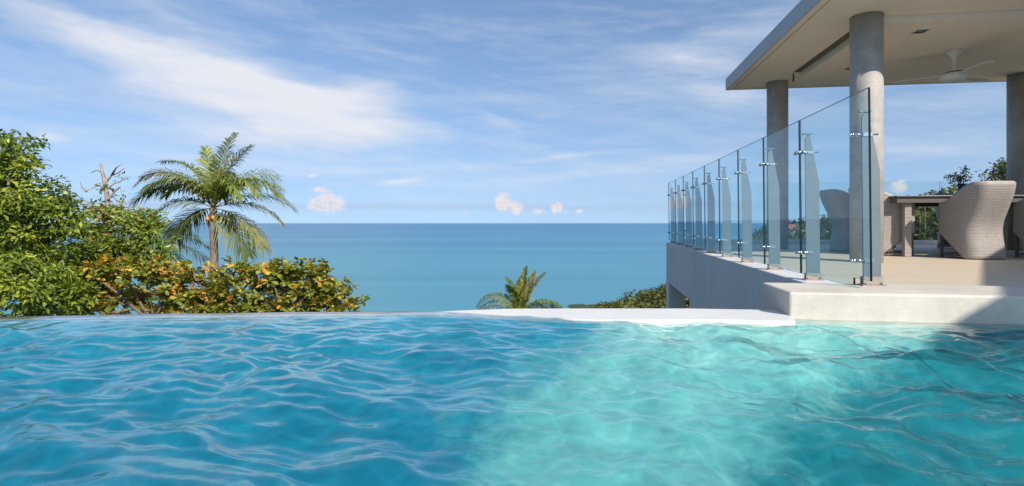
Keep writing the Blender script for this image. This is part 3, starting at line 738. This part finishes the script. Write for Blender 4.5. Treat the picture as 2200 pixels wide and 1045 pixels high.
# spray in the vase
r = np.random.default_rng(5); m = MB(); tips = []
for a, b, h in ((-.20, .02, .10), (-.11, -.03, .11), (-.05, .05, .14), (.03, 0, .24), (.07, .02, .17), (.09, -.04, .10), (0, .06, .12), (.04, -.05, .20), (-.14, .06, .13), (-.05, -.04, .08), (.02, .04, .09)):
    limb(m, (0, 0, .05), (a, b, .22 + h), .004, .002, .3, 5); tips += [(a * q, b * q, .22 + h * q + .0) for q in (.55, .75, .9, 1.0)]
sprig = thing('leafy_spray', 'small green leafy branches standing in the dark blue vase', 'plant', VB)
m.build('stem', M['bark'], sprig); tips = np.array(tips)
V, Fc, col = leaf_cloud(tips, tips * 0 + np.array([0, 0, .2]), 8, .032, .034, palette([(1, (.14, .19, .07)), (1.2, (.26, .27, .13)), (.5, (.05, .09, .06))]), r, elong=1.8)
o = link('leaves', big_mesh('leaves', V, Fc, M['leaf'], col), sprig); o['kind'] = 'stuff'

# ------------------------------------------------------------------ trees beside the pool
GREEN = palette([(3, (.14, .20, .024)), (3, (.21, .28, .034)), (1.2, (.08, .13, .02)), (1.8, (.34, .37, .05))])
GREEN2 = palette([(3, (.13, .185, .028)), (2, (.20, .25, .04)), (1, (.30, .32, .06)), (.3, (.42, .30, .08))])
ORANGE = palette([(2.2, (.66, .35, .05)), (2.2, (.30, .31, .045)), (2.2, (.72, .52, .07)), (.8, (.18, .23, .04)), (.5, (.52, .23, .06))])
YELLOWG = palette([(3, (.24, .27, .04)), (2, (.16, .20, .033)), (1.6, (.40, .38, .06)), (.8, (.64, .46, .06)), (.3, (.52, .26, .05))])
def gz(p): return Vector((p.x, p.y, float(ground_z(p.x, p.y))))
D1 = 13.0
tree('broadleaf_tree', 'tall bushy bright green tree at the left edge of the photo', gz(px(60, 600, D1)), px(60, 640, D1),
     [lobe(5, 325, 62, 52, D1), lobe(28, 420, 95, 75, D1), lobe(95, 450, 72, 62, D1, .3), lobe(-70, 430, 110, 130, D1, .8), lobe(60, 520, 60, 45, D1, .8), lobe(-30, 560, 110, 85, D1, -.4), lobe(50, 610, 85, 70, D1, -.3), lobe(115, 640, 60, 50, D1), lobe(-120, 640, 100, 90, D1), lobe(135, 560, 32, 30, D1, .2), lobe(60, 560, 90, 60, D1, 1.6), lobe(130, 600, 60, 50, D1, 1.4), lobe(150, 480, 30, 24, D1, .6)],
     620, 46, .30, .135, GREEN, .13, M['pale_bark'], 21)
D2 = 16.0
tree('broadleaf_tree', 'rounder green tree in front of the bare branches, left of the palm', gz(px(232, 600, D2)), px(234, 600, D2),
     [lobe(255, 500, 85, 50, D2), lobe(315, 520, 50, 55, D2), lobe(195, 535, 55, 50, D2), lobe(250, 560, 90, 40, D2, -.3), lobe(180, 620, 60, 50, D2, .5), lobe(335, 560, 30, 30, D2), lobe(300, 470, 40, 18, D2, .3), lobe(215, 455, 45, 14, D2, .3)],
     200, 44, .31, .15, GREEN2, .12, M['bark'], 22)
# bare branches above it
bt = thing('bare_tree', 'leafless grey branches sticking up behind the rounder green tree', 'tree', gz(px(232, 640, 17.5)))
def rel(x, y, d=17.5): return px(x, y, d) - bt.location
m = MB(); m.tube([(0, 0, -.6), rel(236, 600), rel(234, 470), rel(230, 420), rel(222, 380), rel(216, 352)], [.17, .13, .085, .065, .05, .03], 8); m.build('trunk', M['pale_bark'], bt)
for pts in ([(229, 390), (240, 377), (254, 372), (268, 361)], [(232, 430), (246, 412), (258, 402), (262, 420)], [(233, 455), (250, 442), (262, 445), (266, 425), (270, 440)], [(228, 410), (214, 398), (196, 405), (186, 412)], [(230, 398), (222, 372), (208, 366), (196, 372)],
            [(231, 405), (245, 394), (258, 391), (270, 378)], [(240, 377), (250, 360), (262, 352)], [(186, 412), (176, 402), (172, 390)], [(234, 470), (200, 440), (180, 430), (165, 428)], [(234, 480), (270, 452), (290, 440)]):
    m = MB(); m.tube([rel(x, y, 17.5 + .2 * math.sin(x)) for x, y in pts], [.035 * (1 - .75 * i / (len(pts) - 1)) for i in range(len(pts))], 6); m.build('branch', M['pale_bark'], bt)
cen = np.array([tuple(rel(x, y)) for x, y in ((222, 404), (236, 416), (262, 424), (246, 440), (210, 430), (190, 440), (268, 380), (256, 446), (228, 395))])
V, Fc, col = leaf_cloud(cen, cen * 0, 12, .22, .13, GREEN2, np.random.default_rng(3)); o = link('leaves', big_mesh('leaves', V, Fc, M['leaf'], col), bt); o['kind'] = 'stuff'
# sea almond shrubs: rosettes of big leaves at the branch ends, each rosette a part
def rosette(seed, pal):
    r = np.random.default_rng(seed); V, Fc, Cc = [], [], []; n = 13
    for i in range(n):
        a = i * 2.4 + r.normal() * .2; tilt = r.uniform(-.5, .75); L_ = r.uniform(.13, .22); d = np.array([math.cos(a) * math.cos(tilt), math.sin(a) * math.cos(tilt), math.sin(tilt)])
        sd = np.array([-math.sin(a), math.cos(a), r.normal() * .25]); nn = np.cross(d, sd); w = L_ * .28; o_ = d * .02
        pts = [o_, o_ + d * L_ * .4 + sd * w * .75 + nn * .012, o_ + d * L_ * .78 + sd * w + nn * .006 - np.array([0, 0, .012]), o_ + d * L_ - np.array([0, 0, .03]), o_ + d * L_ * .78 - sd * w + nn * .006 - np.array([0, 0, .012]), o_ + d * L_ * .4 - sd * w * .75 + nn * .012, o_ + d * L_ * .6 - np.array([0, 0, .006])]
        b = len(V); V += pts; Fc += [(b, b + 1, b + 6), (b + 1, b + 2, b + 6), (b + 2, b + 3, b + 6), (b + 3, b + 4, b + 6), (b + 4, b + 5, b + 6), (b + 5, b, b + 6)]
        Cc += [pal(1, 1, 1, None, r)[0]] * 7
    return big_mesh('leaf_cluster', np.array(V), np.array(Fc), M['leaf'], np.array(Cc))
ROS_O = [rosette(i, ORANGE) for i in range(6)]; ROS_Y = [rosette(40 + i, YELLOWG) for i in range(7)]
def shrub(label, base, fork, lobes, n, weight_orange, seed, trunk_r=.07):
    rd = random.Random(seed); r = np.random.default_rng(seed); base = Vector(base)
    t_ = thing('almond_shrub', label, 'shrub', base, 0, 'sea almond shrubs along the pool edge')
    m = MB(); f_ = Vector(fork) - base; m.tube([(0, 0, -.5), f_ * .5, f_], [trunk_r * 1.3, trunk_r, trunk_r * .8], 8); m.build('trunk', M['bark'], t_)
    cen, ow = lobes_points(lobes, n, r); cen = cen + r.normal(size=cen.shape) * np.array([.18, .18, .12])
    own = np.argmin(np.stack([np.linalg.norm(cen - np.array(l[:3]), axis=1) for l in lobes], 1), 1)
    for li_, l in enumerate(lobes):
        m = MB(); q = Vector(l[:3]) - base; limb(m, f_, q, trunk_r * .6, trunk_r * .3, .05, 7, rd)
        for k_ in np.where(own == li_)[0]:
            if rd.random() < .6: limb(m, q, Vector(cen[k_]) - base, trunk_r * .22, trunk_r * .08, .05, 4, rd)
        m.build('branch', M['bark'], t_)
    for k_ in range(len(cen)):
        hi = ow[k_][2]
        me = rd.choice(ROS_O) if rd.random() < weight_orange(cen[k_], hi) else rd.choice(ROS_Y)
        o = link('leaf_cluster', me, t_); o.location = Vector(cen[k_]) - base; o.rotation_euler = (rd.uniform(-.6, .6) + .35, rd.uniform(-.5, .5), rd.uniform(0, 6.28)); s = rd.uniform(.5, 1.1); o.scale = (s, s, s)
D3 = 14.2
shrub('orange leaved shrub below the round green tree, left of the palm trunk', gz(px(330, 640, D3)), px(330, 690, D3),
      [lobe(195, 588, 34, 16, D3), lobe(250, 580, 34, 18, D3, .3), lobe(310, 590, 36, 18, D3, -.3), lobe(372, 592, 38, 20, D3, .2), lobe(225, 630, 40, 22, D3, .3), lobe(300, 642, 40, 24, D3, .5), lobe(365, 630, 30, 18, D3), lobe(385, 662, 40, 18, D3, .2), lobe(190, 664, 40, 16, D3)], 298, lambda c, h: .50 if h > -.1 else .15, 31)
shrub('mixed orange and green shrub in front of the palm trunk', gz(px(470, 640, D3)), px(470, 690, D3),
      [lobe(415, 588, 24, 16, D3), lobe(455, 612, 36, 20, D3, .2), lobe(505, 584, 34, 16, D3), lobe(545, 600, 30, 18, D3, .3), lobe(430, 640, 36, 18, D3, .2), lobe(500, 640, 42, 20, D3, -.2), lobe(470, 666, 50, 14, D3), lobe(545, 662, 36, 16, D3)], 260, lambda c, h: .32 if h > .0 else .08, 32)
shrub('yellowish green shrub spreading out to the right over the sea', gz(px(600, 660, D3)), px(610, 700, D3),
      [lobe(582, 590, 26, 16, D3), lobe(622, 582, 34, 16, D3), lobe(672, 592, 36, 20, D3), lobe(700, 620, 30, 24, D3), lobe(605, 628, 36, 18, D3, .3), lobe(655, 632, 30, 14, D3, -.2), lobe(588, 664, 32, 14, D3), lobe(650, 664, 36, 12, D3), lobe(706, 656, 30, 14, D3), lobe(728, 630, 18, 8, D3), lobe(736, 664, 12, 8, D3)], 296, lambda c, h: .16, 33)
shrub('single twig with a yellow leaf tuft at the far right of the shrubs', gz(px(760, 660, D3)), px(755, 690, D3), [lobe(766, 638, 6, 6, D3), lobe(745, 655, 14, 8, D3)], 9, lambda c, h: .5, 34, .03)

# ------------------------------------------------------------------ palms
def frond_mesh(Lf, el0, droop, n, leaf, seed, cols, hang=.5, w=.052):
    r = np.random.default_rng(seed); ns = 26; P = [np.zeros(3)]; T = []
    for i in range(ns):
        e = R(el0) - R(droop) * ((i + .5) / ns) ** 1.25; t_ = np.array([math.cos(e), 0, math.sin(e)]); T.append(t_); P.append(P[-1] + t_ * Lf / ns)
    T.append(T[-1]); P = np.array(P); T = np.array(T)
    V, Fc, Cc = [], [], []
    def col(): c = cols[r.integers(len(cols))]; return np.clip(np.array(c) * (1 + r.normal() * .18), .004, .9)
    for i in range(ns + 1):                                         # the rachis, a thin three sided rod
        q = .028 * (1 - .85 * i / ns); nrm = np.array([-T[i][2], 0, T[i][0]])
        V += [P[i] + nrm * q, P[i] + np.array([0, q, 0]) - nrm * q * .5, P[i] - np.array([0, q, 0]) - nrm * q * .5]; Cc += [np.array((.20, .19, .06))] * 3
    for i in range(ns):
        for k_ in range(3): a, b = i * 3 + k_, i * 3 + (k_ + 1) % 3; Fc += [(a, b, b + 3), (a, b + 3, a + 3)]
    twist = r.normal() * .25
    for s in (-1, 1):
        for j in range(n):
            t_ = .14 + .86 * (j + r.random() * .6) / n; fi = min(t_ * ns, ns - 1e-3); i = int(fi); p = P[i] + (P[i + 1] - P[i]) * (fi - i); tt = T[i]
            nrm = np.array([-tt[2], 0, tt[0]]); u = (t_ - .14) / .86
            ln = leaf * (.45 + .75 * math.sin(math.pi * min(1, .12 + u * .85)) ** .8) * r.uniform(.8, 1.1) * (1 - .35 * u ** 3)
            d = np.array([0, s, 0]) * (.9 - .35 * u) + tt * (.45 + .55 * u) + nrm * (.28 + s * twist) + r.normal(size=3) * .07; d /= np.linalg.norm(d)
            g = hang * r.uniform(.6, 1.3); mid = p + d * ln * .5 - np.array([0, 0, g * ln * .16]); tip = p + d * ln * .86 - np.array([0, 0, g * ln * .62])
            sd = np.cross(d, nrm); sd /= np.linalg.norm(sd) + 1e-6; ww = w * r.uniform(.8, 1.15); c = col(); b = len(V)
            V += [p + sd * ww * .35, p - sd * ww * .35, mid + sd * ww * .5, mid - sd * ww * .5, tip]; Cc += [c, c, c * 1.05, c * 1.05, c * 1.15 + np.array([.02, .015, 0])]
            Fc += [(b, b + 1, b + 3), (b, b + 3, b + 2), (b + 2, b + 3, b + 4)]
    return big_mesh('frond', np.array(V), np.array(Fc), M['frond'], np.array(Cc))
PG = [(.15, .20, .03), (.20, .245, .042), (.105, .15, .027), (.27, .29, .055)]
PY = [(.26, .25, .05), (.34, .30, .07), (.18, .20, .035), (.40, .33, .11)]
PD = [(.08, .12, .045), (.11, .145, .05), (.15, .17, .055)]
def palm(label, crown, base, fronds, seed, Lf, leaf, n, trunk_r, coconuts=0, group=None, spathe=True):
    base = Vector(base); crown = Vector(crown); t_ = thing('palm_tree', label, 'palm tree', base, 0, group); cr = crown - base
    m = MB(); pts = [Vector((0, 0, -.8)).lerp(cr, q) + Vector((math.sin(q * 2.4) * .35 * (1 - q), 0, 0)) for q in np.linspace(0, 1, 40)]
    m.tube(pts, [trunk_r * (1.3 - .35 * i / 39) * (1 + .05 * (i % 2)) for i in range(40)], 10); m.build('trunk', M['palm_bark'], t_)
    if spathe:
        m = MB(); rd = random.Random(seed)
        for k_ in range(14):
            a = rd.uniform(0, 6.28); m.tube([cr + Vector((0, 0, -.3)), cr + Vector((math.cos(a) * .17, math.sin(a) * .17, -.3)), cr + Vector((math.cos(a) * .24, math.sin(a) * .24, -rd.uniform(.5, 1.1)))], [.05, .05, .015], 5)
        m.build('old_leaf_base', M['bark'], t_)
    for i, (a, e, dr, lf, kind) in enumerate(fronds):
        me = frond_mesh(Lf * lf, e, dr, n, leaf, seed * 100 + i, {'g': PG, 'y': PY, 'd': PD}[kind], hang=.75 + .35 * (e < 10))
        o = link('frond', me, t_); o.location = cr + Vector((0, 0, .0)); o.rotation_euler = (0, 0, R(a))
    if coconuts:
        rd = random.Random(seed + 1)
        for k_ in range(coconuts):
            m = MB(); a = rd.uniform(3.4, 6.2); m.lathe([(.0, -.12), (.07, -.10), (.105, -.02), (.09, .08), (.03, .13), (0, .135)], 10); o = m.build('coconut', M['coco'], t_)
            o.location = cr + Vector((math.cos(a) * .24, math.sin(a) * .24, -.45 - rd.uniform(0, .3))); o.rotation_euler = (rd.uniform(-.5, .5), rd.uniform(-.5, .5), 0)
    return t_
M['palm_bark'] = solid('palm_bark', (.22, .17, .13), .9, var=.3, scale=5, bmp=.5, bscale=20)
M['coco'] = solid('coco', (.42, .24, .04), .5, var=.2)
DP = 27.0
palm('tall coconut palm with yellow coconuts standing clear above the shrubs', px(458, 448, DP), gz(px(455, 560, DP)),
     [(180, 66, 118, 1.02, 'g'), (172, 80, 90, 1.0, 'g'), (195, 52, 110, 1.0, 'g'), (205, 72, 120, 1.0, 'y'), (185, 30, 95, .8, 'g'),
      (60, 86, 30, 1.0, 'd'), (140, 84, 26, .8, 'g'), (10, 80, 44, .9, 'y'), (0, 62, 105, 1.0, 'g'), (-12, 50, 95, 1.05, 'g'), (20, 34, 78, 1.0, 'g'), (-28, 66, 125, 1.0, 'g'), (5, 20, 75, .9, 'y'),
      (-5, -8, 65, .85, 'y'), (-20, -28, 40, .8, 'd'), (-135, 66, 118, .9, 'g'), (-45, 62, 118, .95, 'g'), (170, 0, 85, .7, 'd'),
      (-150, -20, 55, .75, 'd'), (110, 60, 110, .9, 'g'), (45, 66, 100, .9, 'g'), (100, 70, 80, .9, 'g'),  (160, 60, 110, .95, 'g'), (15, 70, 95, .95, 'g'), (-160, 70, 100, .95, 'g'), (178, 56, 100, .95, 'g')],
     51, 4.0, 1.1, 66, .18, 7)
palm('palm whose low fronds show just left of the tall coconut palm', px(345, 520, 33), gz(px(345, 560, 33)),
     [(0, 20, 70, 1, 'g'), (10, -5, 50, 1, 'y'), (-20, 45, 100, 1, 'g'), (180, 50, 100, 1, 'g'), (200, 20, 80, 1, 'g'), (-60, 60, 110, 1, 'y'), (-10, -30, 30, .9, 'd'), (30, 60, 90, 1, 'g'), (150, 75, 80, 1, 'g')], 52, 3.4, .8, 34, .2)
palm('small palm half hidden under the mixed orange and green shrub', px(420, 668, 19), gz(px(420, 680, 19)),
     [(20, 70, 60, 1, 'd'), (160, 65, 70, 1, 'g'), (-90, 70, 70, .9, 'g'), (-20, 50, 90, 1, 'y'), (200, 45, 90, 1, 'g')], 53, 1.5, .4, 26, .1)
palm('lone palm crown rising behind the middle of the pool edge', px(1118, 676, 30), gz(px(1118, 700, 30)),
     [(175, 52, 118, 1.0, 'g'), (188, 40, 95, .95, 'y'), (168, 66, 130, 1.05, 'g'), (5, 45, 100, .98, 'd'), (-8, 55, 120, 1.0, 'g'), (0, 25, 60, .95, 'g'),
      (30, 76, 22, .85, 'y'), (60, 86, 25, .9, 'g'), (170, 80, 25, .72, 'd'), (-40, 82, 24, .78, 'y'), (-90, 85, 22, .7, 'y'), (150, 74, 30, .6, 'g'), (-150, 78, 34, .62, 'g'), (10, 72, 30, .9, 'g'), (-100, 50, 120, .8, 'g'), (90, 50, 120, 1, 'g')],
     54, 2.9, .74, 60, .2)

# ------------------------------------------------------------------ wooded headland and hillside
FAR = palette([(3, (.105, .125, .03)), (2, (.14, .15, .04)), (2, (.07, .09, .025)), (1, (.20, .175, .07))], .2)
def forest(name, label, t0, t1, s0, s1, n, cr, n_clu, n_per, leaf, seed, pal=FAR):
    r = np.random.default_rng(seed); t_ = r.uniform(t0, t1, n); s = r.uniform(s0, s1, n) ; D = np.interp(t_, TT, DD); Y = s * D; X = t_ * Y; Z = ground_z(X, Y)
    cen, ow = [], []
    for x, y, z in zip(X, Y, Z):
        q = cr * r.uniform(.45, 1.8); d = r.normal(size=(n_clu, 3)); d /= np.linalg.norm(d, axis=1)[:, None]; d[:, 2] = np.abs(d[:, 2]) * 1.0 - .15
        cen.append(np.array([x, y, z + q * 1.0]) + d * q * np.array([1, 1, 1.05]) * (.7 + .3 * r.random((n_clu, 1)))); ow.append(d)
    V, Fc, col = leaf_cloud(np.concatenate(cen), np.concatenate(ow), n_per, cr * .38, leaf, pal, r, elong=1.5)
    tint = np.repeat(1 + r.normal(size=(n, 1)) * .22, n_clu * n_per * 4, 0); col = np.clip(col * tint, .004, .9)
    o = link(name, big_mesh(name, V, Fc, M['far_leaf'], col)); tag(o, label, 'forest', None, 'stuff')
forest('forest', 'dense woodland on the headland sloping into the sea', .07, .46, .55, 1.08, 620, 3.6, 16, 7, 1.3, 61)
forest('forest', 'woodland on the hillside beyond the terrace', .42, .80, .55, 1.05, 420, 3.6, 18, 8, 1.25, 62)
forest('forest', 'leafy trees on the slope right behind the dining pavilion', .80, 1.15, .5, 1.02, 120, 2.6, 30, 14, .55, 63)
# palms that can be told apart under the table
for i, (x, yc, d, lab) in enumerate(((1976, 466, 118, 'distant palm under the dining table, next to the woven table leg'), (1999, 476, 122, 'distant palm under the dining table, nearest to the dark far chair'), (1987, 446, 128, 'highest and farthest of the palms seen under the dining table'))):
    c = px(x, yc, d)
    palm(lab, c, gz(c), [(a * 40 + 25 * i, e, 105, 1, k_) for a, e, k_ in zip(range(11), (60, 30, 70, 10, 45, 75, 25, 60, 35, 55, 15), 'gygygygggyg')], 71 + i, 2.7, .75, 22, .15, 0, 'coconut palms on the hillside beyond the table', False)
# houses among the trees
def small_house(label, p, w, dpt, h, rh, wall, roof_m, rz):
    t_ = thing('house', label, 'house', p, rz); m = MB(); m.box(-w / 2, w / 2, -dpt / 2, dpt / 2, -3, h); m.build('wall', wall, t_)
    m = MB(); e = .5; m.prism([(-dpt / 2 - e, h - .2), (0, h + rh), (dpt / 2 + e, h - .2), (dpt / 2 + e, h - .35), (0, h + rh - .2), (-dpt / 2 - e, h - .35)], 0, -w / 2 - e, w / 2 + e); m.build('roof', roof_m, t_)
    for k_ in (-.28, .28):
        m = MB(); m.box(k_ * w - .5, k_ * w + .5, -dpt / 2 - .03, -dpt / 2 - .003, .8, 2.0); m.build('window', M['window_dark'], t_)
small_house('red roofed house among the trees seen through the glass', px(1700, 503, 255), 6, 5, 2.2, 2.2, M['house_wall'], M['roof_red'], .3)
small_house('yellow walled hut among the trees seen through the glass', px(1735, 510, 230), 5, 4, 2.0, .8, M['hut_yellow'], M['hut_yellow'], .2)
small_house('pale house low on the wooded headland', px(1352, 666, 250), 3.4, 3, 1.6, .5, M['house_wall'], M['roof_red'], -.2)
